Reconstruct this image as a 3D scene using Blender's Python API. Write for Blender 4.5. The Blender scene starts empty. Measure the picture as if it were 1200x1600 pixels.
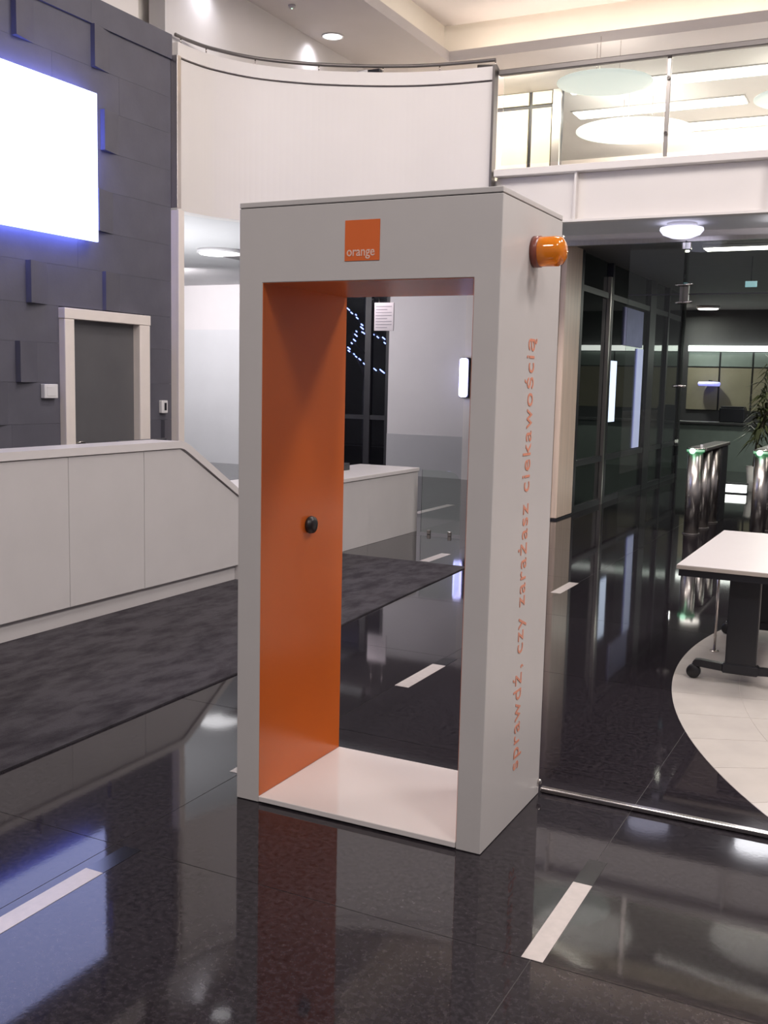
import bpy, bmesh, math, random
from mathutils import Matrix, Vector

random.seed(7)
S = bpy.context.scene
C = S.collection
PI = math.pi

# ------------------------------------------------------------------ camera
def cam_axes(yaw, pitch, roll):
    cy, sy, cp, sp = math.cos(yaw), math.sin(yaw), math.cos(pitch), math.sin(pitch)
    f = Vector((-sy * cp, cy * cp, sp)); r = Vector((cy, sy, 0)); u = r.cross(f)
    c, s = math.cos(roll), math.sin(roll)
    return c * r + s * u, -s * r + c * u, f
cr, cu, cf = cam_axes(0.464779, -0.124661, 0.022861)
cam_d = bpy.data.cameras.new('camera')
cam = bpy.data.objects.new('camera', cam_d); C.objects.link(cam)
cam.matrix_world = Matrix(((cr.x, cu.x, -cf.x, 0), (cr.y, cu.y, -cf.y, 0), (cr.z, cu.z, -cf.z, 1.68), (0, 0, 0, 1)))
cam_d.sensor_fit = 'VERTICAL'; cam_d.sensor_height = 36; cam_d.lens = 1628.16 * 36 / 1600
cam_d.clip_start = 0.05; cam_d.clip_end = 200
S.camera = cam

# ------------------------------------------------------------------ world, exposure, large lights
W = bpy.data.worlds.new('world'); S.world = W; W.use_nodes = True
bgn = W.node_tree.nodes['Background']
bgn.inputs[0].default_value = (0.95, 0.90, 0.97, 1); bgn.inputs[1].default_value = 0.27
S.view_settings.view_transform = 'Standard'; S.view_settings.look = 'None'
S.view_settings.gamma = 1.0; S.view_settings.use_curve_mapping = False
S.view_settings.exposure = 0.0

def area(name, loc, size, power, col, rot=(0, 0, 0), shape='DISK', sy=None, spread=PI):
    d = bpy.data.lights.new(name, 'AREA'); d.shape = shape; d.size = size
    if sy: d.size_y = sy
    d.energy = power; d.color = col; d.spread = spread
    o = bpy.data.objects.new(name, d); C.objects.link(o); o.location = loc; o.rotation_euler = rot
    return o
WARM = (1.0, 0.88, 0.76); COOL = (0.90, 0.92, 1.0); NEUT = (1.0, 0.925, 0.905)
# unseen lamps added to light the hall (their fittings are built below at the same places)
ADDED_LAMPS = [(-3.9, 7.7, 70), (-1.4, 6.8, 80), (2.2, 4.0, 235), (2.2, 7.2, 190), (2.6, 0.4, 120), (-1.9, -1.8, 300)]
for (x, y, pw) in ADDED_LAMPS:
    area('added_hall_light', (x, y, 6.56), 1.5, pw, NEUT)
def aimed(name, loc, target, sx, sy, power, col, spread=PI):
    o = area(name, loc, sx, power, col, shape='RECTANGLE', sy=sy, spread=spread)
    o.rotation_euler = (Vector(target) - Vector(loc)).to_track_quat('-Z', 'Y').to_euler()
    return o
# unseen washers added to brighten walls: (place, aimed at, length, power, colour); housings are built below
ADDED_WASHERS = [((-4.3, 8.4, 6.48), (-5.9, 11.0, 4.3), 2.6, 42, (1.0, 0.92, 0.83)),
           ((-1.4, 8.4, 6.48), (-1.9, 11.3, 3.8), 2.6, 22, (1.0, 0.91, 0.86)),
           ((-8.4, 14.6, 3.36), (-8.2, 17.0, 1.4), 1.6, 19, (1.0, 0.88, 0.95)),
           ((-11.9, 13.8, 3.36), (-12.6, 17.0, 1.6), 1.6, 135, (1.0, 0.95, 0.97))]
for p, tgt, ln, pw, cl in ADDED_WASHERS:
    d_ = (Vector(tgt) - Vector(p)).normalized()
    aimed('added_washer_light', Vector(p) + d_ * 0.062, tgt, ln, 0.10, pw, cl)
# unseen uplighter added behind the slate wall to brighten the soffit
area('added_uplight', (-9.1, 10.5, 0.56), 0.36, 150, (0.95, 0.97, 1.0), rot=(PI, 0, 0))
UNDER_LAMPS = [(-8.9, 12.4), (-8.9, 15.9)]
DOME_LAMPS = [(-2.4, 11.9), (-1.19, 11.9)]
CORR_LAMPS = [(-5.3, 22.7), (-3.98, 22.9), (-1.4, 16.5), (-1.4, 20.5)]
for (x, y) in CORR_LAMPS[2:]:
    area('corridor_lamp_light', (x, y, 3.27), 0.4, 70, (0.95, 1.0, 0.88))
area('corridor_lamp_light', (-4.6, 22.8, 3.27), 0.4, 70, (0.95, 1.0, 0.88))

# ------------------------------------------------------------------ materials
MATS = {}
def nodes_of(name):
    m = bpy.data.materials.new(name); m.use_nodes = True
    nt = m.node_tree; b = nt.nodes['Principled BSDF']; MATS[name] = m
    return m, nt, b
def mat(name, col, rough=0.5, metal=0.0, var=0.06, scale=6.0, bump=0.0, bscale=80.0, spec=0.5, coat=0.0, stretch=None, ior=1.5):
    m, nt, b = nodes_of(name); N = nt.nodes; Lk = nt.links
    b.inputs['Roughness'].default_value = rough; b.inputs['Metallic'].default_value = metal
    b.inputs['Specular IOR Level'].default_value = spec; b.inputs['Coat Weight'].default_value = coat
    b.inputs['IOR'].default_value = ior
    tc = N.new('ShaderNodeTexCoord'); src = tc.outputs['Object']
    if stretch:
        mp = N.new('ShaderNodeMapping'); mp.inputs['Scale'].default_value = stretch
        Lk.new(src, mp.inputs[0]); src = mp.outputs[0]
    n = N.new('ShaderNodeTexNoise'); n.inputs['Scale'].default_value = scale; n.inputs['Detail'].default_value = 4
    Lk.new(src, n.inputs['Vector'])
    r = N.new('ShaderNodeValToRGB')
    r.color_ramp.elements[0].position = 0.3; r.color_ramp.elements[1].position = 0.7
    r.color_ramp.elements[0].color = tuple(max(0, c * (1 - var)) for c in col) + (1,)
    r.color_ramp.elements[1].color = tuple(min(1, c * (1 + var)) for c in col) + (1,)
    Lk.new(n.outputs['Fac'], r.inputs[0]); Lk.new(r.outputs[0], b.inputs['Base Color'])
    if bump:
        n2 = N.new('ShaderNodeTexNoise'); n2.inputs['Scale'].default_value = bscale; n2.inputs['Detail'].default_value = 3
        Lk.new(src, n2.inputs['Vector'])
        bp = N.new('ShaderNodeBump'); bp.inputs['Strength'].default_value = bump; bp.inputs['Distance'].default_value = 0.01
        Lk.new(n2.outputs['Fac'], bp.inputs['Height']); Lk.new(bp.outputs[0], b.inputs['Normal'])
    return m
def emit(name, col, strength):
    m, nt, b = nodes_of(name)
    b.inputs['Base Color'].default_value = (0.8, 0.8, 0.8, 1)
    b.inputs['Emission Color'].default_value = tuple(col) + (1,)
    b.inputs['Emission Strength'].default_value = strength
    return m
def glass(name, tint=(1, 1, 1), ior=1.45, rough=0.0, body=0.0, bodycol=(0.5, 0.55, 0.5)):
    # architectural sheet glass: clear transmission plus Fresnel reflection, optionally a little frosted body
    m = bpy.data.materials.new(name); m.use_nodes = True; nt = m.node_tree; nt.nodes.clear(); MATS[name] = m
    N = nt.nodes; Lk = nt.links
    out = N.new('ShaderNodeOutputMaterial'); mx = N.new('ShaderNodeMixShader'); fr = N.new('ShaderNodeFresnel')
    fr.inputs[0].default_value = ior
    t = N.new('ShaderNodeBsdfTransparent'); t.inputs[0].default_value = tuple(tint) + (1,)
    g = N.new('ShaderNodeBsdfGlossy'); g.inputs['Roughness'].default_value = rough
    first = t
    if body:
        d = N.new('ShaderNodeBsdfDiffuse'); d.inputs[0].default_value = tuple(bodycol) + (1,)
        m2 = N.new('ShaderNodeMixShader'); m2.inputs[0].default_value = body
        Lk.new(t.outputs[0], m2.inputs[1]); Lk.new(d.outputs[0], m2.inputs[2]); first = m2
    Lk.new(fr.outputs[0], mx.inputs[0]); Lk.new(first.outputs[0], mx.inputs[1]); Lk.new(g.outputs[0], mx.inputs[2])
    Lk.new(mx.outputs[0], out.inputs[0])
    return m

def granite():
    m, nt, b = nodes_of('granite'); N = nt.nodes; Lk = nt.links
    tc = N.new('ShaderNodeTexCoord'); oi = N.new('ShaderNodeObjectInfo')
    ad = N.new('ShaderNodeVectorMath'); ad.operation = 'ADD'
    Lk.new(tc.outputs['Object'], ad.inputs[0]); Lk.new(oi.outputs['Location'], ad.inputs[1])
    n = N.new('ShaderNodeTexNoise'); n.inputs['Scale'].default_value = 48; n.inputs['Detail'].default_value = 6; n.inputs['Roughness'].default_value = 0.75
    Lk.new(ad.outputs[0], n.inputs['Vector'])
    r = N.new('ShaderNodeValToRGB'); e = r.color_ramp.elements
    e[0].position = 0.38; e[0].color = (0.008, 0.0068, 0.0085, 1); e[1].position = 0.66; e[1].color = (0.030, 0.025, 0.030, 1)
    Lk.new(n.outputs['Fac'], r.inputs[0])
    mm = N.new('ShaderNodeMix'); mm.data_type = 'RGBA'; mm.blend_type = 'MULTIPLY'; mm.inputs[0].default_value = 1.0
    mr = N.new('ShaderNodeMapRange'); mr.inputs[3].default_value = 0.8; mr.inputs[4].default_value = 1.2
    Lk.new(oi.outputs['Random'], mr.inputs[0])
    cb = N.new('ShaderNodeCombineColor')
    for i in range(3): Lk.new(mr.outputs[0], cb.inputs[i])
    Lk.new(r.outputs[0], mm.inputs[6]); Lk.new(cb.outputs[0], mm.inputs[7]); Lk.new(mm.outputs[2], b.inputs['Base Color'])
    b.inputs['Roughness'].default_value = 0.045; b.inputs['IOR'].default_value = 1.38
    n2 = N.new('ShaderNodeTexNoise'); n2.inputs['Scale'].default_value = 60; n2.inputs['Detail'].default_value = 2
    Lk.new(ad.outputs[0], n2.inputs['Vector'])
    bp = N.new('ShaderNodeBump'); bp.inputs['Strength'].default_value = 0.003; bp.inputs['Distance'].default_value = 0.01
    Lk.new(n2.outputs['Fac'], bp.inputs['Height']); Lk.new(bp.outputs[0], b.inputs['Normal'])
granite()
mat('grout', (0.05, 0.047, 0.048), 0.3)
mat('inlay_white', (0.50, 0.45, 0.43), 0.22, var=0.05, scale=30)
mat('inlay_black', (0.004, 0.004, 0.005), 0.12)
mat('limestone', (0.52, 0.48, 0.44), 0.13, var=0.05, scale=5)
mat('slate', (0.104, 0.101, 0.125), 0.55, var=0.10, scale=3.0, bump=0.08, bscale=30)
mat('slate_back', (0.10, 0.097, 0.11), 0.7)
mat('white_paint', (0.76, 0.72, 0.70), 0.5, var=0.015, scale=2)
mat('cream_paint', (0.78, 0.74, 0.68), 0.5, var=0.02, scale=2)
mat('ceiling_grey', (0.60, 0.56, 0.555), 0.7, var=0.02, scale=2)
mat('soffit_grey', (0.66, 0.65, 0.66), 0.6, var=0.02, scale=2)
mat('wall_grey', (0.66, 0.63, 0.63), 0.6, var=0.02, scale=2)
mat('hall_white', (0.66, 0.64, 0.65), 0.5, var=0.02, scale=2)
mat('hall_cladding', (0.60, 0.61, 0.63), 0.3, var=0.02, scale=2)
mat('hall_dado', (0.47, 0.47, 0.49), 0.3, var=0.02, scale=2)
mat('booth_grey', (0.52, 0.49, 0.475), 0.38, var=0.012, scale=8, bump=0.015, bscale=300)
mat('booth_orange', (0.62, 0.138, 0.020), 0.24, var=0.02, scale=4)
mat('booth_white', (0.68, 0.63, 0.61), 0.10, var=0.01, scale=4)
mat('logo_orange', (0.66, 0.13, 0.025), 0.4, var=0.02)
mat('logo_white', (0.72, 0.50, 0.42), 0.5, var=0.02)
mat('slogan_orange', (0.64, 0.25, 0.16), 0.5, var=0.03)
mat('black_rubber', (0.012, 0.012, 0.014), 0.4, var=0.05)
mat('black_metal', (0.012, 0.012, 0.016), 0.38, var=0.05)
mat('steel', (0.62, 0.58, 0.55), 0.16, metal=1.0, var=0.03, scale=20)
mat('steel_brushed', (0.60, 0.56, 0.53), 0.28, metal=1.0, var=0.05, scale=30, stretch=(1, 1, 0.05))
mat('steel_dark', (0.17, 0.155, 0.15), 0.4, metal=0.6, var=0.03)
mat('desk_white', (0.57, 0.54, 0.535), 0.42, var=0.025, scale=3)
mat('desk_top', (0.66, 0.62, 0.61), 0.32, var=0.02, scale=3)
mat('door_grey', (0.115, 0.112, 0.118), 0.4, var=0.06, scale=3)
mat('frame_white', (0.84, 0.76, 0.71), 0.4, var=0.02)
mat('plastic_white', (0.75, 0.73, 0.74), 0.4, var=0.01)
mat('plastic_dark', (0.02, 0.02, 0.025), 0.3, var=0.02)
mat('table_white', (0.63, 0.585, 0.58), 0.35, var=0.01)
mat('table_edge', (0.45, 0.40, 0.36), 0.5, var=0.02)
mat('column_beige', (0.84, 0.66, 0.54), 0.35, var=0.10, scale=3, stretch=(6, 6, 0.3))
mat('gallery_board', (0.80, 0.72, 0.56), 0.4, var=0.04, scale=2)
mat('dark_frame', (0.022, 0.021, 0.027), 0.4, var=0.05)
mat('dark_wall', (0.055, 0.054, 0.058), 0.5, var=0.06)
mat('dark_ceiling', (0.17, 0.155, 0.155), 0.6, var=0.06)
mat('beige_panel', (0.24, 0.215, 0.15), 0.5, var=0.08, scale=3)
mat('counter_green', (0.20, 0.24, 0.22), 0.4, var=0.05)
mat('night_wall', (0.012, 0.012, 0.018), 0.8, var=0.3, scale=1.5)
mat('pot_white', (0.60, 0.55, 0.53), 0.35, var=0.02)
mat('leaf', (0.055, 0.060, 0.022), 0.5, var=0.4, scale=6)
mat('bark', (0.06, 0.045, 0.03), 0.8, var=0.2, scale=20)
emit('pendant_glass', (0.72, 0.84, 0.82), 0.5)
emit('pendant_bright', (1.0, 1.0, 0.95), 0.9)
mat('paper', (0.55, 0.58, 0.62), 0.6, var=0.15, scale=7)
mat('banner_blue', (0.24, 0.24, 0.46), 0.6, var=0.08)
mat('banner_red', (0.36, 0.07, 0.035), 0.6, var=0.08)
mat('sign_white', (0.74, 0.68, 0.70), 0.5, var=0.02)
mat('sign_print', (0.42, 0.38, 0.42), 0.5)
emit('screen_emit', (1.15, 1.42, 3.3), 1.0)
emit('lamp_white', (1.0, 0.98, 1.0), 3.0)
emit('dome_bright', (0.95, 0.95, 1.0), 9.0)
emit('lamp_warm', (1.0, 0.93, 0.84), 5.0)
emit('dome_emit', (0.93, 0.93, 1.25), 1.25)
emit('cove_emit', (1.0, 0.86, 0.70), 22.0)
emit('cove_side_emit', (1.0, 0.88, 0.74), 7.0)
emit('slot_emit', (1.0, 0.94, 0.84), 8.0)
emit('strip_emit', (0.93, 1.0, 0.92), 3.0)
emit('wall_light_emit', (1.25, 1.25, 2.6), 1.3)
emit('green_emit', (0.5, 1.0, 0.68), 2.6)
emit('green_glow', (0.008, 0.28, 0.09), 1.0)
emit('led_emit', (0.26, 0.36, 1.0), 6.0)
emit('poster_emit', (0.5, 0.62, 0.85), 1.3)
emit('blue_strip_emit', (0.13, 0.14, 0.42), 0.9)
emit('exit_emit', (0.04, 0.25, 0.30), 1.0)
emit('blue_lamp_emit', (0.3, 0.32, 1.0), 0.9)
emit('screen_halo_emit', (0.16, 0.20, 0.95), 20.0)  # glow added to imitate the lens halo around the screen
emit('street_glow', (0.10, 0.12, 0.17), 1.0)
glass('clear_glass', (0.93, 0.96, 0.94))
glass('smoked_glass', (0.30, 0.33, 0.34), body=0.12, bodycol=(0.10, 0.13, 0.13))
glass('night_glass', (0.80, 0.82, 0.88))
m, nt, b = nodes_of('amber')
b.inputs['Base Color'].default_value = (1.0, 0.30, 0.02, 1); b.inputs['Roughness'].default_value = 0.06
b.inputs['Transmission Weight'].default_value = 0.45; b.inputs['IOR'].default_value = 1.5
mat('amber_base', (0.22, 0.06, 0.04), 0.3)

def carpet_mat():
    m, nt, b = nodes_of('carpet'); N = nt.nodes; Lk = nt.links
    tc = N.new('ShaderNodeTexCoord'); mp = N.new('ShaderNodeMapping'); mp.inputs['Scale'].default_value = (2.0, 0.9, 1)
    Lk.new(tc.outputs['Object'], mp.inputs[0])
    n = N.new('ShaderNodeTexNoise'); n.inputs['Scale'].default_value = 3.2; n.inputs['Detail'].default_value = 6; n.inputs['Roughness'].default_value = 0.65
    Lk.new(mp.outputs[0], n.inputs['Vector'])
    r = N.new('ShaderNodeValToRGB'); e = r.color_ramp.elements
    e[0].position = 0.36; e[0].color = (0.030, 0.026, 0.031, 1); e[1].position = 0.58; e[1].color = (0.066, 0.060, 0.067, 1)
    Lk.new(n.outputs['Fac'], r.inputs[0]); Lk.new(r.outputs[0], b.inputs['Base Color'])
    b.inputs['Roughness'].default_value = 0.95; b.inputs['Specular IOR Level'].default_value = 0.15
    n2 = N.new('ShaderNodeTexNoise'); n2.inputs['Scale'].default_value = 160
    Lk.new(tc.outputs['Object'], n2.inputs['Vector'])
    bp = N.new('ShaderNodeBump'); bp.inputs['Strength'].default_value = 0.6; bp.inputs['Distance'].default_value = 0.01
    Lk.new(n2.outputs['Fac'], bp.inputs['Height']); Lk.new(bp.outputs[0], b.inputs['Normal'])
carpet_mat()

# ------------------------------------------------------------------ builders
WL = {}                                    # world location of every built object
def link_obj(name, bm, mt, parent=None, origin=None, smooth=False):
    """bmesh in world coordinates -> object whose origin lies at the middle of its foot"""
    vs = [v.co for v in bm.verts]
    if origin is None:
        lo = [min(v[i] for v in vs) for i in range(3)]; hi = [max(v[i] for v in vs) for i in range(3)]
        origin = Vector(((lo[0] + hi[0]) / 2, (lo[1] + hi[1]) / 2, lo[2]))
    else: origin = Vector(origin)
    bmesh.ops.translate(bm, verts=bm.verts, vec=-origin)
    me = bpy.data.meshes.new(name); bm.to_mesh(me); bm.free()
    for mm in (mt if isinstance(mt, (list, tuple)) else [mt]): me.materials.append(MATS[mm])
    if smooth:
        for p in me.polygons: p.use_smooth = True
    o = bpy.data.objects.new(name, me); C.objects.link(o)
    WL[o.name] = origin
    o.location = origin - (WL[parent.name] if parent else Vector((0, 0, 0)))
    if parent: o.parent = parent
    return o
def thing(name, label, cat, loc, group=None):
    o = bpy.data.objects.new(name, None); C.objects.link(o); o.location = loc; WL[o.name] = Vector(loc)
    o.empty_display_size = 0.1
    o['label'] = label; o['category'] = cat
    if group: o['group'] = group
    return o
def struct_root(name, loc=(0, 0, 0)):
    o = bpy.data.objects.new(name, None); C.objects.link(o); o.location = loc; WL[o.name] = Vector(loc); o['kind'] = 'structure'
    o.empty_display_size = 0.1
    return o
def tag(o, label, cat, group=None):
    o['label'] = label; o['category'] = cat
    if group: o['group'] = group
    return o
def struct(o): o['kind'] = 'structure'; return o
def copy_tree(o, delta, parent=None):
    c = o.copy(); C.objects.link(c); c.parent = parent
    if parent is None:
        c.location = o.location + Vector(delta)
    WL[c.name] = WL[o.name] + Vector(delta)
    for ch in list(o.children): copy_tree(ch, delta, c)
    return c

def b_box(bm, x0, x1, y0, y1, z0, z1, bev=0.0, seg=1):
    r = bmesh.ops.create_cube(bm, size=1.0); vs = r['verts']
    for v in vs:
        v.co = Vector((x0 + (v.co.x + .5) * (x1 - x0), y0 + (v.co.y + .5) * (y1 - y0), z0 + (v.co.z + .5) * (z1 - z0)))
    if bev:
        es = list({e for v in vs for e in v.link_edges})
        bmesh.ops.bevel(bm, geom=es, offset=bev, segments=seg, affect='EDGES', profile=0.5)
    return bm
def box(name, x0, x1, y0, y1, z0, z1, mt, parent=None, bev=0.0, seg=1):
    bm = bmesh.new(); b_box(bm, x0, x1, y0, y1, z0, z1, bev, seg)
    return link_obj(name, bm, mt, parent)
def b_cyl(bm, p0, p1, r0, r1=None, n=20, cap=True):
    p0, p1 = Vector(p0), Vector(p1); r1 = r0 if r1 is None else r1
    ax = (p1 - p0); q = Vector((0, 0, 1)).rotation_difference(ax.normalized())
    rings = []
    for p, r in ((p0, r0), (p1, r1)):
        rings.append([bm.verts.new(p + q @ Vector((r * math.cos(2 * PI * i / n), r * math.sin(2 * PI * i / n), 0))) for i in range(n)])
    for i in range(n):
        bm.faces.new((rings[0][i], rings[0][(i + 1) % n], rings[1][(i + 1) % n], rings[1][i]))
    if cap: bm.faces.new(rings[0][::-1]); bm.faces.new(rings[1])
def cyl(name, p0, p1, r0, mt, parent=None, r1=None, n=20, smooth=False):
    bm = bmesh.new(); b_cyl(bm, p0, p1, r0, r1, n)
    o = link_obj(name, bm, mt, parent)
    for p in o.data.polygons:
        if len(p.vertices) == 4: p.use_smooth = True
    return o
def b_lathe(bm, prof, base, axis=(0, 0, 1), n=28):
    """profile [(r, h)] turned about axis through base"""
    q = Vector((0, 0, 1)).rotation_difference(Vector(axis)); base = Vector(base); rings = []
    for r, h in prof:
        if r < 1e-6: rings.append([bm.verts.new(base + q @ Vector((0, 0, h)))])
        else: rings.append([bm.verts.new(base + q @ Vector((r * math.cos(2 * PI * i / n), r * math.sin(2 * PI * i / n), h))) for i in range(n)])
    for a, b2 in zip(rings, rings[1:]):
        for i in range(n):
            j = (i + 1) % n
            if len(a) == 1 and len(b2) == 1: continue
            if len(a) == 1: bm.faces.new((a[0], b2[j], b2[i]))
            elif len(b2) == 1: bm.faces.new((a[i], a[j], b2[0]))
            else: bm.faces.new((a[i], a[j], b2[j], b2[i]))
    bmesh.ops.recalc_face_normals(bm, faces=bm.faces)
def lathe(name, prof, base, mt, parent=None, axis=(0, 0, 1), n=28):
    bm = bmesh.new(); b_lathe(bm, prof, base, axis, n)
    return link_obj(name, bm, mt, parent, smooth=True)
def b_prism(bm, pts, axis, a0, a1):
    """closed outline swept along a world axis; pts are the two other coordinates in order"""
    def P(u, v, a): return {'x': (a, u, v), 'y': (u, a, v), 'z': (u, v, a)}[axis]
    A = [bm.verts.new(P(u, v, a0)) for u, v in pts]; B = [bm.verts.new(P(u, v, a1)) for u, v in pts]
    n = len(pts)
    for i in range(n): bm.faces.new((A[i], A[(i + 1) % n], B[(i + 1) % n], B[i]))
    bm.faces.new(A[::-1]); bm.faces.new(B); bmesh.ops.recalc_face_normals(bm, faces=bm.faces)
def prism(name, pts, axis, a0, a1, mt, parent=None):
    bm = bmesh.new(); b_prism(bm, pts, axis, a0, a1); return link_obj(name, bm, mt, parent)
def b_tube(bm, path, r, n=8):
    path = [Vector(p) for p in path]; rings = []
    for i, p in enumerate(path):
        t = (path[min(i + 1, len(path) - 1)] - path[max(i - 1, 0)]).normalized()
        q = Vector((0, 0, 1)).rotation_difference(t)
        rings.append([bm.verts.new(p + q @ Vector((r * math.cos(2 * PI * k / n), r * math.sin(2 * PI * k / n), 0))) for k in range(n)])
    for a, b2 in zip(rings, rings[1:]):
        for k in range(n): bm.faces.new((a[k], a[(k + 1) % n], b2[(k + 1) % n], b2[k]))
    bm.faces.new(rings[0][::-1]); bm.faces.new(rings[-1]); bmesh.ops.recalc_face_normals(bm, faces=bm.faces)
def tube(name, path, r, mt, parent=None, n=8):
    bm = bmesh.new(); b_tube(bm, path, r, n); return link_obj(name, bm, mt, parent, smooth=True)
def text_mesh(name, body, size, mt, parent, matrix, extrude=0.0006, width=None, spacing=1.0, bold=0.0):
    cu_ = bpy.data.curves.new('lettering', 'FONT'); cu_.body = body; cu_.size = size; cu_.extrude = extrude
    cu_.space_character = spacing; cu_.offset = bold; cu_.resolution_u = 4
    to = bpy.data.objects.new('lettering_curve', cu_); C.objects.link(to)
    bpy.context.view_layer.update()
    me = bpy.data.meshes.new_from_object(to.evaluated_get(bpy.context.evaluated_depsgraph_get()))
    bpy.data.objects.remove(to); bpy.data.curves.remove(cu_)
    xs = [v.co.x for v in me.vertices]; x0, x1 = min(xs), max(xs)
    k = (width / (x1 - x0)) if width else 1.0
    bm = bmesh.new(); bm.from_mesh(me); bpy.data.meshes.remove(me)
    for v in bm.verts: v.co.x = (v.co.x - x0) * k
    cuts = [0.0]                                       # one mesh per word: cut at the wide gaps
    xs = sorted(v.co.x for v in bm.verts); word_gap = size * 0.21
    for f in bm.faces: f.tag = False
    spans = sorted((min(v.co.x for v in f.verts), max(v.co.x for v in f.verts)) for f in bm.faces)
    words = [list(spans[0])]
    for a, c in spans[1:]:
        if a - words[-1][1] > word_gap: words.append([a, c])
        else: words[-1][1] = max(words[-1][1], c)
    out = []
    for a, c in words:
        nb = bm.copy()
        bmesh.ops.delete(nb, geom=[f for f in nb.faces if not (a - 1e-5 <= f.calc_center_median().x <= c + 1e-5)], context='FACES')
        for v in nb.verts: v.co = matrix @ v.co
        out.append(link_obj(name, nb, mt, parent))
    bm.free()
    return out[0]

# ================================================================== FLOOR
floor = struct(box('floor', -18, 9, -7, 30, -0.25, -0.0012, 'grout'))
XJ = [-0.88 - 1.57 * k for k in range(-3, 11)][::-1]
YJ = [2.78 + 1.51 * k for k in range(-2, 15)]
g = 0.0016
bm = bmesh.new(); b_box(bm, g, 1.57 - g, g, 1.51 - g, -0.001, 0.0)
tile0 = None
for i in range(len(XJ) - 1):
    for j in range(len(YJ) - 1):
        if YJ[j] < 1 and XJ[i] > -1: continue
        if tile0 is None:
            bmesh.ops.translate(bm, verts=bm.verts, vec=(XJ[i], YJ[j], 0))
            tile0 = link_obj('floor_slab', bm, 'granite', floor); base_loc = WL[tile0.name].copy(); t_i, t_j = XJ[i], YJ[j]
        else:
            t = tile0.copy(); C.objects.link(t); t.parent = floor
            w = base_loc + Vector((XJ[i] - t_i, YJ[j] - t_j, 0)); WL[t.name] = w
            t.location = w - WL[floor.name]
# white and black inlaid strips in the joints
def inlay(xc, y0, y1, black_to=None, w=0.075):
    box('white_inlay', xc - w / 2, xc + w / 2, y0, y1, -0.001, 0.0012, 'inlay_white', floor)
    if black_to: box('black_inlay', xc - w / 2, xc + w / 2, y1, black_to, -0.001, 0.0011, 'inlay_black', floor)
inlay(-2.372, 2.06, 2.587, 2.785); inlay(-0.876, 2.785, 3.318, 3.515, 0.066); inlay(-2.465, 3.565, 4.1)
inlay(-2.415, 5.082, 5.6, 5.78, 0.085); inlay(-2.45, 6.6, 7.12); inlay(-2.48, 8.095, 8.62, None, 0.085)
inlay(-4.01, 8.87, 9.395, None, 0.1); inlay(-5.62, 12.1, 13.28, None, 0.11)
# pale stone disc of wedge slabs
CX, CY = 2.936, 6.638
def wedge(r0, r1, a0, a1, n=4):
    bm = bmesh.new(); lo, up = [], []
    pts = [(r1, a0 + (a1 - a0) * i / n) for i in range(n + 1)] + [(r0, a1 - (a1 - a0) * i / n) for i in range(n + 1)]
    b_prism(bm, [(CX + r * math.cos(a), CY + r * math.sin(a)) for r, a in pts], 'z', -0.003, 0.002)
    return link_obj('stone_wedge', bm, 'limestone', floor)
bm = bmesh.new(); b_cyl(bm, (CX, CY, -0.003), (CX, CY, 0.0006), 4.10, n=160); link_obj('stone_disc_bed', bm, 'table_edge', floor)
RING = [4.104, 3.735, 2.95, 2.15]
for q in range(3):
    for k in range(-8, 10):
        a0 = PI + math.radians(1.3 + 5.45 * k); a1 = a0 + math.radians(5.45)
        gg = 0.0017 / RING[q]
        wedge(RING[q + 1] + 0.002, RING[q], a0 + gg, a1 - gg)

# ================================================================== LEFT SLATE WALL
WX = -7.17
wl = struct(box('wall_left', WX - 0.25, WX - 0.03, -3, 9.1, 0, 5.2, 'slate_back'))
DY0, DY1, DZ = 7.44, 8.66, 2.295
# rows of stone panels; a panel's left edge can stand proud (d) and slope back to flush
rows = [(0, .46, []), (.46, .84, []), (.84, 1.22, []), (1.22, 1.6, []),
        (1.6, 1.965, [(5.8, 6.9, 0), (6.9, 7.44, .06), (8.0, 9.1, 0)]),
        (1.965, 2.31, [(5.6, 6.5, 0), (6.5, 7.6, 0), (7.6, 8.6, 0), (8.6, 9.1, 0)]),
        (2.31, 2.685, [(5.9, 7.04, 0), (7.04, 8.035, .065), (8.035, 9.1, .045)]),
        (2.685, 3.06, [(5.6, 6.6, 0), (6.6, 7.7, 0), (7.7, 9.1, 0)]),
        (3.06, 3.455, [(5.9, 6.9, 0), (6.9, 7.94, 0), (7.94, 9.1, .055)]),
        (3.455, 3.83, [(5.6, 6.6, 0), (6.6, 7.75, 0), (7.75, 9.1, 0)]),
        (3.83, 4.21, [(5.9, 6.9, 0), (6.9, 8.03, 0), (8.03, 9.1, .055)]),
        (4.21, 4.57, [(5.6, 6.4, 0), (6.4, 7.4, 0), (7.4, 8.3, 0), (8.3, 9.1, 0)]),
        (4.57, 4.955, [(5.9, 6.93, 0), (6.93, 7.91, .06), (7.91, 9.1, .05)]),
        (4.955, 5.2, [(5.5, 6.6, .0), (6.6, 7.9, .0), (7.9, 9.1, .0)])]
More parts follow.
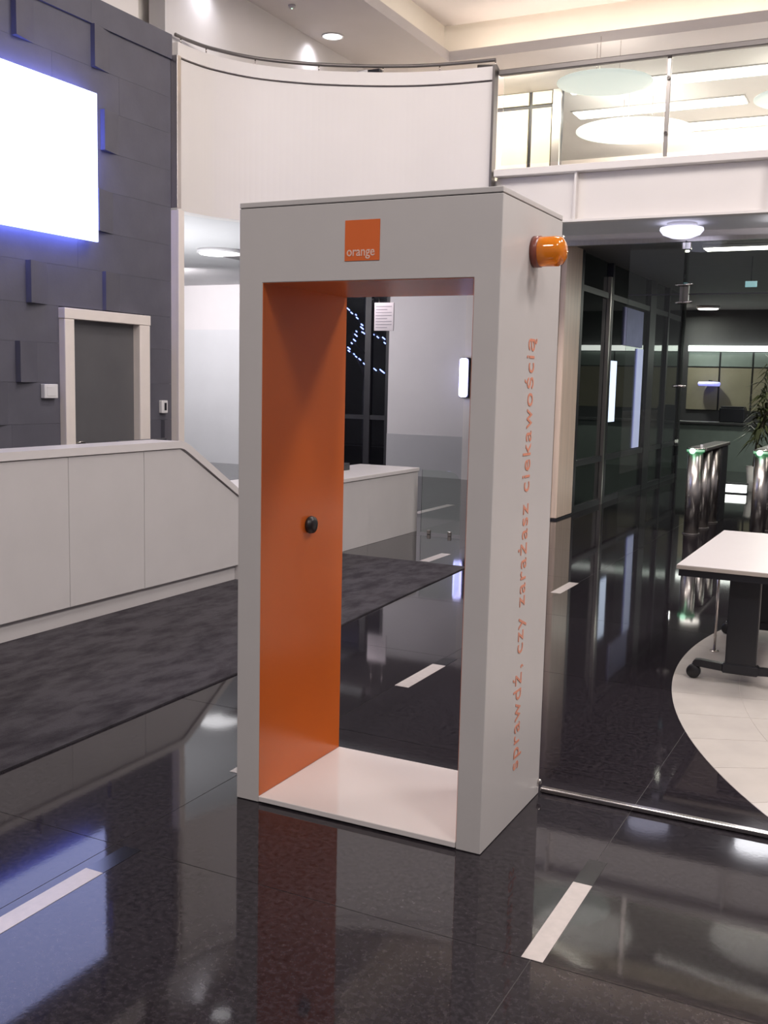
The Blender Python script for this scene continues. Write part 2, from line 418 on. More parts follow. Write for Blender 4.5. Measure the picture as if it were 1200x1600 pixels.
for ri, (z0, z1, lst) in enumerate(rows):
    end = lst[0][0] if lst else 9.1
    segs = []; y = 0.3 - 0.37 * (ri % 3)
    while y < end - 0.02:
        segs.append((y, min(y + 1.04, end), 0.05 if (ri * 7 + int(y * 3)) % 5 == 0 else 0)); y += 1.04
    top_row = ri == len(rows) - 1
    for y0, y1, d in segs + lst:
        parts = [(y0, y1)]
        if z0 < DZ - 0.05: parts = [(y0, min(y1, DY0)), (max(y0, DY1), y1)]
        for a, c in parts:
            if c - a < 0.02: continue
            e = 0.022 if top_row else 0.0
            dd = d if a == y0 else 0
            kink = [(WX + e, a + .26)] if dd and c - a > .3 else []
            prism('stone_panel', [(WX - 0.03, a + .0008), (WX + dd + e, a + .0008)] + kink + [(WX + e, c - .0008), (WX - 0.03, c - .0008)], 'z', z0 + .0008, z1 - .0008, 'slate', wl)
# white box on top of the wall, pale wall above
wall_above = struct(box('wall_above_slate', WX - 0.55, WX - 0.40, -3, 9.6, 5.2, 6.03, 'cream_paint'))
tag(box('white_duct', WX - 0.36, WX - 0.10, 4.5, 8.72, 5.201, 5.56, 'white_paint', None, 0.006), 'white boxed duct lying along the top of the dark wall', 'duct')
# corner post
trim1 = struct(box('trim_1', WX - 0.05, WX + 0.10, 9.102, 9.20, 0, 3.43, 'frame_white', None, 0.004))
trim1b = struct(box('trim_2', WX - 0.05, WX + 0.085, 9.102, 9.17, 3.45, 5.0, 'steel_brushed', None, 0.004))
# door
dr = struct_root('door_1', (WX, (DY0 + DY1) / 2, 0))
box('door_leaf', WX - 0.04, WX - 0.012, DY0 + 0.12, DY1 - 0.12, 0.01, DZ - 0.1, 'door_grey', dr)
for a, c in ((DY0, DY0 + 0.125), (DY1 - 0.16, DY1)):
    box('door_jamb', WX - 0.03, WX + 0.075, a, c, 0, DZ - 0.1, 'frame_white', dr, 0.008, 2)
box('door_head', WX - 0.03, WX + 0.08, DY0 - 0.005, DY1 + 0.005, DZ - 0.1, DZ, 'frame_white', dr, 0.006, 2)
hd = lathe('handle_rose', [(0, 0), (.028, 0), (.028, .008), (0, .008)], (WX - 0.012, DY0 + 0.18, 1.03), 'steel', dr, axis=(1, 0, 0))
tube('door_handle', [(WX - 0.004, DY0 + 0.18, 1.03), (WX + 0.05, DY0 + 0.18, 1.03), (WX + 0.055, DY0 + 0.22, 1.033), (WX + 0.055, DY0 + 0.34, 1.0)], 0.011, 'steel', dr)
# switch plates
sp = thing('switch_plate', 'square white switch plate on slate wall left of the door', 'switch', (WX + 0.0, 7.28, 1.455))
box('plate', WX - 0.0, WX + 0.05, 7.195, 7.365, 1.455, 1.585, 'plastic_white', sp, 0.004)
box('rocker', WX + 0.05, WX + 0.054, 7.225, 7.335, 1.475, 1.565, 'plastic_white', sp, 0.002)
sp = thing('card_reader', 'small white card reader on slate wall right of the door', 'card reader', (WX, 8.93, 1.29))
box('housing', WX - 0.0, WX + 0.045, 8.885, 8.985, 1.29, 1.425, 'plastic_white', sp, 0.006)
box('reader_window', WX + 0.045, WX + 0.048, 8.925, 8.96, 1.32, 1.40, 'plastic_dark', sp)
# television screen
tv = thing('display_screen', 'large glowing white screen hung on the dark slate wall', 'screen', (WX + 0.07, 6.65, 2.94))
box('halo_slab', WX + 0.068, WX + 0.10, 5.50, 7.80, 2.99, 4.25, 'screen_halo_emit', tv)  # glowing slab added to throw a blue halo on the wall
box('screen_panel', WX + 0.10, WX + 0.13, 5.45, 7.845, 2.935, 4.295, 'screen_emit', tv, 0.004)
box('wall_bracket', WX + 0.0, WX + 0.068, 6.3, 7.0, 3.3, 3.9, 'black_metal', tv)

# ================================================================== CEILING
ceil = struct(box('ceiling', -7.75, -6.0, -7, 13.63, 6.03, 6.09, 'ceiling_grey'))
box('ceiling_gallery_slab', -7.75, 9, 13.63, 26, 6.03, 6.09, 'ceiling_grey', ceil)
box('ceiling_upper_panel', -6.12, 9, -7, 14.0, 6.62, 6.72, 'ceiling_grey', ceil)
box('cove_back', -6.40, -6.36, -7, 14.3, 6.09, 6.72, 'cream_paint', ceil)
box('cove_back', -6.36, 9, 14.26, 14.3, 6.09, 6.72, 'cream_paint', ceil)
box('cove_lid', -6.42, -6.12, -7, 14.3, 6.72, 6.76, 'ceiling_grey', ceil)
box('cove_lid', -6.12, 9, 14.0, 14.3, 6.72, 6.76, 'ceiling_grey', ceil)
box('cove_lip', -6.03, -6.0, -7, 13.63, 6.09, 6.16, 'ceiling_grey', ceil)
box('cove_lip', -6.03, 9, 13.63, 13.66, 6.09, 6.16, 'ceiling_grey', ceil)
for yb in (5.0, 8.2, 11.4):
    box('cove_rib', -6.36, -6.12, yb, yb + 0.5, 6.50, 6.62, 'ceiling_grey', ceil)
tag(box('cove_light', -6.10, -6.06, 2, 13.3, 6.095, 6.125, 'cove_side_emit'), 'warm light strip in the cove along the left of the ceiling', 'light strip')
tag(box('cove_light', -5.9, 7, 13.76, 13.80, 6.095, 6.125, 'cove_emit'), 'warm light strip in the ceiling cove above the gallery', 'light strip')
# spotlit wall behind the curved parapet
struct(box('wall_upper', -7.45, -7.24, 9.1, 16, 3.95, 6.03, 'wall_grey'))

def downlight(x, y, z, r, label, group, emat='lamp_white'):
    t = thing('downlight', label, 'ceiling lamp', (x, y, z), group)
    lathe('trim_ring', [(r, 0), (r * 1.14, 0), (r * 1.14, -0.012), (r, -0.012), (r, 0)], (x, y, z - 0.001), 'plastic_white', t)
    lathe('diffuser', [(0, 0), (r, 0), (r, -0.006), (0, -0.006)], (x, y, z - 0.002), emat, t)
    return t
downlight(-6.95, 12.09, 6.03, 0.125, 'round white downlight in the grey ceiling above the curved parapet', None)
downlight(-6.95, 9.75, 6.03, 0.125, 'round downlight close to the upper wall above the corner post', None)
for x, y, k in ((-7.1, 9.72, 1), (-7.1, 12.0, 1)):
    d = bpy.data.lights.new('downlight_beam', 'SPOT'); d.energy = 26; d.spot_size = math.radians(120); d.spot_blend = 0.9; d.shadow_soft_size = 0.1; d.color = (0.92, 0.92, 1.0)
    o = bpy.data.objects.new('downlight_beam', d); C.objects.link(o); o.location = (x + 0.02, y, 6.01); o.rotation_euler = (0, math.radians(12), 0)
for i, (x, y, pw) in enumerate(ADDED_LAMPS):  # fittings of the added, unseen hall lamps
    t = thing('added_hall_lamp', ['large round lamp added in front of the curved parapet', 'large round lamp added over the pale stone disc edge', 'large round lamp added right of the booth', 'large round lamp added right of the folding table', 'large round lamp added to the right behind the viewer', 'large round lamp added straight behind the viewer'][i], 'ceiling lamp', (x, y, 6.62), 'lamps added in the raised hall ceiling')
    lathe('trim_ring', [(.76, 0), (.80, 0), (.80, -0.03), (.76, -0.03), (.76, 0)], (x, y, 6.62), 'plastic_white', t)
    lathe('diffuser', [(0, -0.004), (.76, -0.004), (.76, -0.012), (0, -0.012)], (x, y, 6.62), 'lamp_warm', t)
for i, (p, tgt, ln, pw, cl) in enumerate(ADDED_WASHERS):  # housings of the added washers, out of sight
    t = thing('added_washer', ['long washer added to brighten the curved parapet', 'long washer added to brighten the gallery beam', 'washer added under the balcony to brighten the white far wall', 'washer added under the balcony behind the slate wall'][i], 'ceiling lamp', p)
    d_ = (Vector(tgt) - Vector(p)).normalized(); side = d_.cross(Vector((0, 0, 1))).normalized(); upv = side.cross(d_)
    bm = bmesh.new(); b_box(bm, -ln / 2 - .02, ln / 2 + .02, -.07, .07, -.06, .06, 0.006)
    M_ = Matrix((side, upv, d_)).transposed().to_4x4(); M_.translation = Vector(p)
    bmesh.ops.transform(bm, matrix=M_, verts=bm.verts); link_obj('added_housing', bm, 'plastic_white', t)
    for k in (-1, 1):
        q = Vector(p) + side * (ln * .4 * k)
        cyl('stem', q, (q.x, q.y, 6.62 if p[2] > 5 else 3.469), 0.012, 'plastic_white', t, n=8)
ul = thing('added_uplighter', 'low unseen uplighter added behind the slate wall', 'added lamp', (-9.1, 10.5, 0))  # hidden lamp, added to lift the soffit under the balcony
lathe('lamp_foot', [(0, 0), (.16, 0), (.15, .02), (0, .025)], (-9.1, 10.5, 0.001), 'steel', ul)
cyl('lamp_pole', (-9.1, 10.5, .02), (-9.1, 10.5, .42), 0.015, 'steel', ul)
lathe('lamp_bowl', [(.02, 0), (.12, .03), (.21, .12), (.205, .12), (.11, .04), (0, .02)], (-9.1, 10.5, .40), 'steel', ul)
gl = thing('smoke_detector', 'small ceiling sensor with a green light', 'sensor', (-6.85, 10.95, 6.03))
lathe('sensor_body', [(0, 0), (.045, 0), (.04, -.03), (0, -.035)], (-6.85, 10.95, 6.029), 'ceiling_grey', gl)
lathe('sensor_light', [(0, 0), (.008, 0), (.008, -.004), (0, -.006)], (-6.85, 10.95, 5.994), 'green_emit', gl)

# ================================================================== CURVED BALCONY PARAPET
ctrl = [(-7.165, 9.20), (-7.155, 9.42), (-7.08, 9.75), (-6.84, 10.19), (-6.42, 10.58), (-5.92, 10.88), (-5.40, 11.10), (-4.92, 11.21), (-4.40, 11.26)]
def smooth_path(P, n=8):
    out = []
    for i in range(len(P) - 1):
        p0, p1, p2, p3 = P[max(i - 1, 0)], P[i], P[i + 1], P[min(i + 2, len(P) - 1)]
        for k in range(n):
            t = k / n
            out.append(tuple(0.5 * ((2 * p1[a]) + (-p0[a] + p2[a]) * t + (2 * p0[a] - 5 * p1[a] + 4 * p2[a] - p3[a]) * t * t + (-p0[a] + 3 * p1[a] - 3 * p2[a] + p3[a]) * t ** 3) for a in (0, 1)))
    out.append(P[-1]); return out
cpath = smooth_path(ctrl)
def offset(path, d):
    out = []
    for i, p in enumerate(path):
        a = path[max(i - 1, 0)]; b2 = path[min(i + 1, len(path) - 1)]
        t = Vector((b2[0] - a[0], b2[1] - a[1])).normalized(); nrm = Vector((t.y, -t.x))   # towards the hall
        out.append((p[0] + nrm.x * d, p[1] + nrm.y * d))
    return out
def curved_wall(name, d_out, d_in, z0, z1, mt, parent=None):
    A = offset(cpath, d_out); B = offset(cpath, d_in)
    bm = bmesh.new(); b_prism(bm, A + B[::-1], 'z', z0, z1)
    return link_obj(name, bm, mt, parent)
par = struct(curved_wall('wall_balcony', 0.0, -0.16, 3.45, 5.0, 'white_paint'))
curved_wall('parapet_band', 0.012, -0.16, 5.02, 5.16, 'white_paint', par)
curved_wall('parapet_groove', -0.02, -0.14, 5.0, 5.02, 'steel_dark', par)
tube('handrail', [(x, y, 5.235) for x, y in offset(cpath, -0.02)], 0.02, 'steel_dark', par, n=8)
for k in range(4, len(cpath), 10):
    x, y = offset(cpath, -0.02)[k]
    cyl('handrail_post', (x, y, 5.16), (x, y, 5.225), 0.008, 'steel', par, n=8)
box('end_cap', -4.40, -4.372, 11.19, 11.30, 3.45, 5.16, 'steel_dark', par)
cx_, cy_ = offset(cpath, -0.05)[int(len(cpath) * 0.66)]
sc = thing('parapet_camera', 'tiny dark sensor box beside a white block on top of the curved parapet', 'sensor', (cx_, cy_, 5.16))
box('sensor_box', cx_ - 0.02, cx_ + 0.13, cy_ - 0.03, cy_ + 0.04, 5.16, 5.20, 'black_metal', sc, 0.004)
box('white_block', cx_ - 0.17, cx_ - 0.03, cy_ - 0.03, cy_ + 0.04, 5.16, 5.205, 'plastic_white', sc, 0.008)
# underside of the balcony and the gallery (one deck)
bm = bmesh.new()
deck = [(x, y) for x, y in offset(cpath, -0.005)] + [(-4.38, 11.36), (7, 11.36), (7, 20.5), (-16, 20.5), (-16, 9.35), (-7.2, 9.35)]
b_prism(bm, deck, 'z', 3.47, 3.95)
struct(link_obj('ceiling_soffit', bm, 'soffit_grey'))

# ================================================================== GALLERY BEAM, BALUSTRADE, GALLERY ROOM
beam = struct_root('trim_3', (-1, 11.30, 3.44))
for a, c in ((-4.35, -3.425), (-3.415, -1.445), (-1.435, 0.54), (0.55, 5)):
    box('beam_web', a, c, 11.31, 11.345, 3.47, 3.96, 'white_paint', beam)
box('beam_flange', -4.35, 5, 11.20, 11.345, 3.965, 4.04, 'white_paint', beam, 0.004)
box('beam_flange', -4.35, 5, 11.22, 11.345, 3.435, 3.465, 'white_paint', beam, 0.003)
for x in (-3.42, -1.44, 0.545):
    box('beam_stiffener', x - 0.012, x + 0.012, 11.23, 11.345, 3.467, 3.968, 'white_paint', beam)
bal = thing('glass_balustrade', 'glass balustrade with steel posts and brown handrail along the gallery', 'balustrade', (-2, 11.30, 4.07))
xs = [-4.33, -2.5, -0.55, 1.4]
for a, c in zip(xs, xs[1:]):
    box('glass_pane', a + 0.03, c - 0.03, 11.295, 11.305, 4.10, 5.05, 'clear_glass', bal)
for x in xs[1:]:
    pst = box('post', x - 0.022, x + 0.022, 11.31, 11.335, 4.07, 5.06, 'steel_brushed', bal, 0.004)
    for z in (4.3, 4.85): cyl('clamp', (x, 11.305, z), (x, 11.285, z), 0.018, 'steel', pst, n=12)
box('handrail', -4.36, 1.5, 11.265, 11.335, 5.06, 5.12, 'steel_dark', bal, 0.008)
tube('rail_return', [(-4.62, 11.30, 5.19), (-4.40, 11.30, 5.17), (-4.36, 11.30, 5.09)], 0.022, 'steel_dark', bal)
# gallery room
gw = struct(box('wall_gallery', -7.24, -4.98, 15.5, 15.6, 3.95, 6.03, 'dark_frame'))
for a, c in ((-7.2, -6.35), (-6.33, -5.48), (-5.42, -5.12)):
    box('wall_board', a, c, 15.46, 15.5, 3.96, 5.78, 'gallery_board', gw)
    box('wall_board', a, c, 15.46, 15.5, 5.84, 6.02, 'gallery_board', gw)
box('wall_board_edge', -5.1, -4.98, 15.45, 15.5, 3.96, 6.03, 'steel_brushed', gw)
gb = struct(box('wall_gallery_back', -8, 7, 20.3, 20.5, 3.95, 6.03, 'cream_paint'))
box('dark_opening', -6.2, -4.6, 20.27, 20.3, 3.95, 5.9, 'dark_wall', gb)
struct(box('wall_gallery_side', -8.2, -8.0, 15.6, 20.5, 3.95, 6.03, 'cream_paint'))
for i, (y, x0, x1, w, lb) in enumerate([(15.55, -4.9, 5, .42, 'nearest'), (17.0, -5.2, -2.6, .42, 'short'), (18.4, -3.7, 5, .5, 'farthest')]):
    t = thing('slot_light', lb + ' bright linear light in the gallery ceiling', 'ceiling lamp', ((x0 + x1) / 2, y, 6.0))
    box('slot_frame', x0 - 0.03, x1 + 0.03, y - w / 2 - 0.03, y + w / 2 + 0.03, 6.015, 6.029, 'ceiling_grey', t)
    box('slot_diffuser', x0, x1, y - w / 2, y + w / 2, 6.003, 6.015, 'slot_emit', t)
def pendant(x, y, z, r, label, pm='pendant_glass'):
    t = thing('pendant_lamp', label, 'pendant lamp', (x, y, z), 'disc lamps hung over the gallery')
    lathe('disc', [(0, .03), (r * .8, .03), (r, .012), (r, 0), (r * .85, -.018), (0, -.03)], (x, y, z), pm, t, n=48)
    for k in range(3):
        a = k * 2.1 + .4
        cyl('hanger_wire', (x + r * .3 * math.cos(a), y + r * .3 * math.sin(a), z + .03), (x + r * .3 * math.cos(a), y + r * .3 * math.sin(a), 6.02), 0.004, 'steel', t, n=6)
    area('pendant_light', (x, y, z + 0.06), r * 1.2, 3, WARM, rot=(PI, 0, 0))
pendant(-3.80, 13.55, 5.5, 0.60, 'pale blue-white disc lamp nearest the balustrade')
pendant(-4.06, 16.2, 5.5, 0.86, 'wide white disc lamp hung low over the back of the gallery', 'pendant_bright')
pendant(-1.55, 15.2, 5.5, 0.66, 'disc lamp cut off by the right edge of the photo')
aimed('gallery_fill', (-2.6, 18.8, 5.9), (-2.6, 20.3, 4.9), 4.5, 0.3, 210, WARM)  # fill added to brighten the gallery back wall, no fitting
aimed('gallery_fill', (-5.8, 14.3, 5.98), (-5.9, 15.5, 5.0), 1.8, 0.2, 62, WARM)  # fill added to brighten the gallery boards, no fitting

# dome lamps under the gallery
for i, (x, y) in enumerate(DOME_LAMPS):
    t = thing('dome_lamp', ['glowing dome lamp on the gallery underside above the glass screen', 'dome lamp on the gallery underside beyond the right edge of the photo'][i], 'ceiling lamp', (x, y, 3.47))
    lathe('lamp_base', [(0, 0), (.16, 0), (.16, -.05), (0, -.05)], (x, y, 3.469), 'plastic_white', t)
    lathe('lamp_dome', [(0, -.05), (.23, -.05), (.235, -.075), (.20, -.12), (.11, -.155), (0, -.165)], (x, y, 3.469), ['dome_emit', 'dome_bright'][i], t)

# ================================================================== SPACE UNDER THE BALCONY
fw = struct(box('wall_far', -8.50, -3.95, 17.0, 17.2, 0, 3.47, 'hall_white'))
box('wall_dado', -8.50, -6.95, 16.985, 17.0, 0.0, 0.744, 'hall_dado', fw)
box('wall_pilaster', -6.99, -6.55, 16.93, 17.0, 0.0, 3.47, 'white_paint', fw)
fl = struct(box('wall_far_left', -16, -11.0, 17.0, 17.2, 0, 3.47, 'hall_white'))
box('wall_lower_cladding', -16, -11.0, 16.985, 17.0, 0, 2.61, 'hall_cladding', fl)
struct(box('wall_hall_side', -16.2, -16, 9.2, 17.2, 0, 3.47, 'hall_white'))
struct(box('wall_behind_slate', -16.2, WX - 0.26, 9.1, 9.2, 0, 3.47, 'hall_white'))
# tall window onto the night street
w1 = struct_root('window_1', (-9.75, 17.05, 0))
for a, c in ((-11.0, -10.92), (-10.02, -9.94), (-8.99, -8.87), (-8.56, -8.50)):
    box('window_mullion', a, c, 17.0, 17.10, 0, 3.47, 'dark_frame', w1)
for z in (0.0, 0.98, 3.38):
    box('window_transom', -11.0, -8.5, 17.01, 17.09, z, z + 0.08, 'dark_frame', w1)
for a, c in ((-10.92, -10.02), (-9.94, -8.99), (-8.87, -8.56)):
    for z0, z1 in ((0.08, 0.98), (1.06, 3.38)):
        box('window_pane', a, c, 17.045, 17.055, z0, z1, 'night_glass', w1)
struct(box('wall_street', -22, -6, 24, 24.2, -0.2, 9, 'night_wall'))
struct(box('wall_street_side', -22.2, -22, 17.2, 24.2, -0.2, 9, 'night_wall'))
struct(box('night_cover', -22, -6.2, 17.2, 24, 8.9, 9, 'night_wall'))  # unseen lid added over the street to shut out the world light
struct(box('wall_street_end', -6.2, -6.0, 17.2, 24.2, 0, 3.47, 'dark_wall'))
tag(box('lit_street_window', -11.62, -11.42, 23.9, 23.99, 2.75, 3.2, 'street_glow'), 'faint lit window of the house across the dark street', 'window')
# fairy lights outside
def string_light(label, pts, seed):
    rnd = random.Random(seed); y = 18.3
    t = thing('string_light', label, 'fairy lights', (pts[0][0], y, pts[-1][1]), 'blue fairy lights outside the window')
    tube('wire', [(x, y, z) for x, z in pts], 0.004, 'black_rubber', t, n=5)
    bm = bmesh.new()
    L = []
    for (x0, z0), (x1, z1) in zip(pts, pts[1:]):
        d = math.hypot(x1 - x0, z1 - z0); n = max(1, int(d / 0.085))
        for k in range(n): L.append((x0 + (x1 - x0) * (k + .5) / n, z0 + (z1 - z0) * (k + .5) / n))
    for x, z in L:
        x += rnd.uniform(-.03, .03); z += rnd.uniform(-.03, .03); l = rnd.uniform(.015, .045)
        b_cyl(bm, (x - l * .8, y - .01, z + l * .6), (x + l * .8, y - .01, z - l * .6), 0.011, n=6)
    link_obj('bulbs', bm, 'led_emit', t)['kind'] = 'stuff'
string_light('upper string of blue fairy lights falling from the left', [(-10.07, 3.08), (-9.86, 2.92), (-9.73, 2.76), (-9.79, 2.69), (-9.68, 2.55)], 1)
string_light('short middle string of blue fairy lights', [(-9.97, 2.65), (-9.82, 2.58), (-9.95, 2.45), (-10.05, 2.28)], 2)
string_light('lower string of blue fairy lights sloping down to the mullion', [(-10.06, 2.29), (-9.87, 2.16), (-9.66, 1.98)], 3)
string_light('blue fairy lights right of the mullion below the white sign', [(-9.53, 2.64), (-9.32, 2.53), (-9.19, 2.38)], 4)
string_light('low level string of blue fairy lights right of the mullion', [(-9.52, 1.91), (-9.37, 1.875), (-9.19, 1.862)], 5)
tr = thing('street_tree', 'bare dark tree outside the window carrying the fairy lights', 'tree', (-9.75, 18.5, 0))
tube('trunk', [(-9.75, 18.5, -0.001), (-9.76, 18.5, 1.2), (-9.72, 18.5, 2.4), (-9.76, 18.5, 3.35)], 0.06, 'night_wall', tr)
for pth in ([(-9.75, 18.48, 1.7), (-9.87, 18.35, 2.13), (-10.06, 18.325, 2.27)], [(-9.74, 18.48, 1.7), (-9.52, 18.36, 1.88), (-9.37, 18.325, 1.86), (-9.19, 18.325, 1.85)],
            [(-9.73, 18.48, 2.3), (-9.53, 18.36, 2.60), (-9.32, 18.325, 2.51), (-9.19, 18.325, 2.36)], [(-9.73, 18.48, 2.5), (-9.86, 18.33, 2.90), (-10.07, 18.325, 3.06)], [(-9.75, 18.48, 2.2), (-9.95, 18.33, 2.43), (-9.97, 18.325, 2.63)]):
    tube('branch', pth, 0.016, 'night_wall', tr, n=6)
# hanging white notice
hs = thing('hanging_sign', 'white printed notice hanging from the soffit before the dark window', 'sign', (-7.6, 15.0, 2.47))
box('sign_board', -7.775, -7.43, 15.0, 15.02, 2.48, 2.92, 'sign_white', hs, 0.003)
for k in range(8):
    box('printed_line', -7.745, -7.745 + (0.28 if k % 3 else 0.2), 14.997, 15.0, 2.525 + k * 0.047, 2.538 + k * 0.047, 'sign_print', hs)
for x in (-7.7, -7.5): cyl('sign_wire', (x, 15.01, 2.92), (x, 15.01, 3.47), 0.003, 'steel', hs, n=6)
# vertical light on the far wall
vl = thing('wall_light', 'tall narrow bluish-white light on the white far wall', 'wall lamp', (-6.96, 16.9, 1.44))
box('light_back', -7.045, -6.875, 16.86, 16.93, 1.43, 2.12, 'plastic_dark', vl, 0.01)
box('light_diffuser', -7.035, -6.885, 16.80, 16.86, 1.44, 2.11, 'wall_light_emit', vl, 0.05, 4)
for i, (x, y) in enumerate(UNDER_LAMPS):
    t = thing('soffit_lamp', ['flat round lamp under the balcony beside the corner post', 'flat round lamp under the balcony near the street window'][i], 'ceiling lamp', (x, y, 3.47))
    lathe('lamp_body', [(0, 0), (.33, 0), (.33, -.05), (0, -.05)], (x, y, 3.469), 'plastic_white', t)
    lathe('diffuser', [(0, -.05), (.30, -.05), (.29, -.062), (0, -.064)], (x, y, 3.469), 'lamp_white', t)
# glass gate leaf with rounded corner past the desk
gp = thing('glass_gate', 'clear glass gate leaf with a rounded corner beyond the desk end', 'gate', (-4.6, 10.5, 0))
pts = [(-4.80, 0.02), (-4.33, 0.02), (-4.33, 0.55)] + [(-4.33 - .17 + .17 * math.cos(a), .55 + .17 * math.sin(a)) for a in [PI / 2 * k / 6 for k in range(1, 7)]] + [(-4.80, 0.72)]
prism('glass_leaf', pts, 'y', 10.495, 10.505, 'clear_glass', gp)
for x in (-4.7, -4.45): box('glass_shoe', x - .02, x + .02, 10.488, 10.512, 0, 0.05, 'steel', gp, 0.004)

# ================================================================== RECEPTION DESK
DX = -4.92
desk = thing('reception_desk', 'long white reception desk whose top slopes down to a low counter', 'desk', (DX - 0.4, 6.0, 0))
seams = [2.1, 2.9, 3.65, 4.41, 5.17, 5.93]
for a, c in zip(seams, seams[1:]):
    box('front_panel', DX - 0.04, DX, a + 0.0015, c - 0.0015, 0.135, 1.14, 'desk_white', desk, 0.002)
prism('front_panel', [(5.9315, .135), (7.12, .135), (7.12, .70), (6.42, 1.10), (6.34, 1.14), (5.9315, 1.14)], 'x', DX - 0.04, DX, 'desk_white', desk)
for a, c in ((7.123, 8.3), (8.303, 9.45), (9.453, 10.65)):
    box('front_panel', DX - 0.04, DX, a, c, 0.0 if a > 7.2 else 0.0, 0.68, 'desk_white', desk, 0.002)
box('plinth', DX - 0.08, DX - 0.035, 2.1, 7.12, 0.0, 0.132, 'desk_white', desk)
# coping that follows the front outline
up = [(2.1, 1.145), (6.34, 1.145), (6.385, 1.135), (6.43, 1.112), (7.12, .712), (7.25, .69)]
dn = [(7.25, .74), (7.15, .752), (6.465, 1.158), (6.40, 1.188), (6.345, 1.198), (2.1, 1.198)]
prism('coping', up + dn, 'x', DX - 0.26, DX + 0.012, 'desk_top', desk)
box('low_counter', DX - 0.75, DX + 0.012, 7.2, 10.66, 0.685, 0.725, 'desk_top', desk, 0.004)
box('end_panel', DX - 0.75, DX - 0.04, 10.61, 10.65, 0, 0.684, 'desk_white', desk)
box('inner_worktop', DX - 0.85, DX - 0.26, 2.1, 7.19, 0.70, 0.74, 'desk_top', desk, 0.004)
box('inner_panel', DX - 0.30, DX - 0.26, 2.1, 6.6, 0.74, 1.145, 'desk_white', desk)
mo = thing('computer_monitor', 'black monitor whose top edge shows above the reception desk', 'monitor', (-5.5, 6.62, 0.74))
box('screen', -5.53, -5.50, 6.33, 6.92, 0.84, 1.172, 'plastic_dark', mo, 0.006)
box('stand', -5.56, -5.53, 6.58, 6.67, 0.75, 1.0, 'plastic_dark', mo)
box('foot', -5.64, -5.42, 6.5, 6.75, 0.74, 0.752, 'plastic_dark', mo, 0.004)
ph = thing('desk_phone', 'small dark telephone on the low end of the reception desk', 'telephone', (-5.45, 9.7, 0.725))
prism('phone_body', [(9.6, .726), (9.84, .726), (9.84, .80), (9.6, .75)], 'x', -5.55, -5.36, 'plastic_dark', ph)
tube('handset', [(-5.53, 9.62, .79), (-5.53, 9.67, .82), (-5.53, 9.78, .845), (-5.53, 9.83, .83)], 0.018, 'plastic_dark', ph)

# ================================================================== CARPET
prism('carpet_body', [(-3.31, 1.0), (-3.33, 4.8), (-3.40, 6.13), (-3.49, 7.66), (-3.54, 8.79), (-4.90, 8.79), (-4.90, 7.16), (-4.952, 7.16), (-4.952, 1.0)], 'z', 0.0005, 0.009, 'carpet')
cp = bpy.data.objects['carpet_body']; cp.name = 'carpet'; tag(cp, 'mottled dark grey carpet runner along the reception desk', 'carpet')

# ================================================================== BOOTH
BX0, BX1, BY0, BY1, BH = -2.315, -1.2625, 3.348, 4.005, 2.332
IX0, IX1, IZ = -2.209, -1.359, 2.035
bo = thing('orange_booth', 'grey walk-through booth lined in orange with a white floor plate', 'booth', ((BX0 + BX1) / 2, (BY0 + BY1) / 2, 0))
def booth_frame():
    # one sheet-clad portal: two legs and the head
    prof = [(BX0, 0.002), (IX0 - 0.0015, 0.002), (IX0 - 0.0015, IZ + 0.0015), (IX1 + 0.0015, IZ + 0.0015), (IX1 + 0.0015, 0.002), (BX1, 0.002), (BX1, BH - 0.022), (BX0, BH - 0.022)]
    bm = bmesh.new(); b_prism(bm, prof, 'y', BY0, BY1)
    bmesh.ops.bevel(bm, geom=[e for e in bm.edges], offset=0.002, segments=1, affect='EDGES')
    return link_obj('portal_frame', bm, 'booth_grey', bo)
booth_frame()
box('top_panel', BX0, BX1, BY0, BY1, BH - 0.019, BH, 'booth_grey', bo, 0.002)
box('top_joint', BX0 + 0.004, BX1 - 0.004, BY0 + 0.004, BY1 - 0.004, BH - 0.022, BH - 0.019, 'black_rubber', bo)
lin = box('side_lining', IX0 - 0.0015, IX0, BY0 + 0.003, BY1 - 0.003, 0.028, IZ, 'booth_orange', bo); lin['label'] = 'glossy orange inner side panel'
lin = box('side_lining', IX1, IX1 + 0.0015, BY0 + 0.003, BY1 - 0.003, 0.028, IZ, 'booth_orange', bo)
lin = box('head_lining', IX0 - 0.0015, IX1 + 0.0015, BY0 + 0.003, BY1 - 0.003, IZ, IZ + 0.0015, 'booth_orange', bo)
fp = box('floor_plate', IX0, IX1, BY0 - 0.003, BY1, 0.006, 0.028, 'booth_white', bo, 0.002); fp['label'] = 'glossy white floor plate'
lg = box('logo_panel', -1.859, -1.719, BY0 - 0.0025, BY0 - 0.0002, 2.105, 2.247, 'logo_orange', bo); lg['label'] = 'orange square sign with small white lettering'
text_mesh('lettering', 'orange', 0.047, 'logo_white', lg, Matrix.Translation((-1.850, BY0 - 0.0031, 2.122)) @ Matrix.Rotation(PI / 2, 4, 'X'), width=0.112, bold=0.0004)
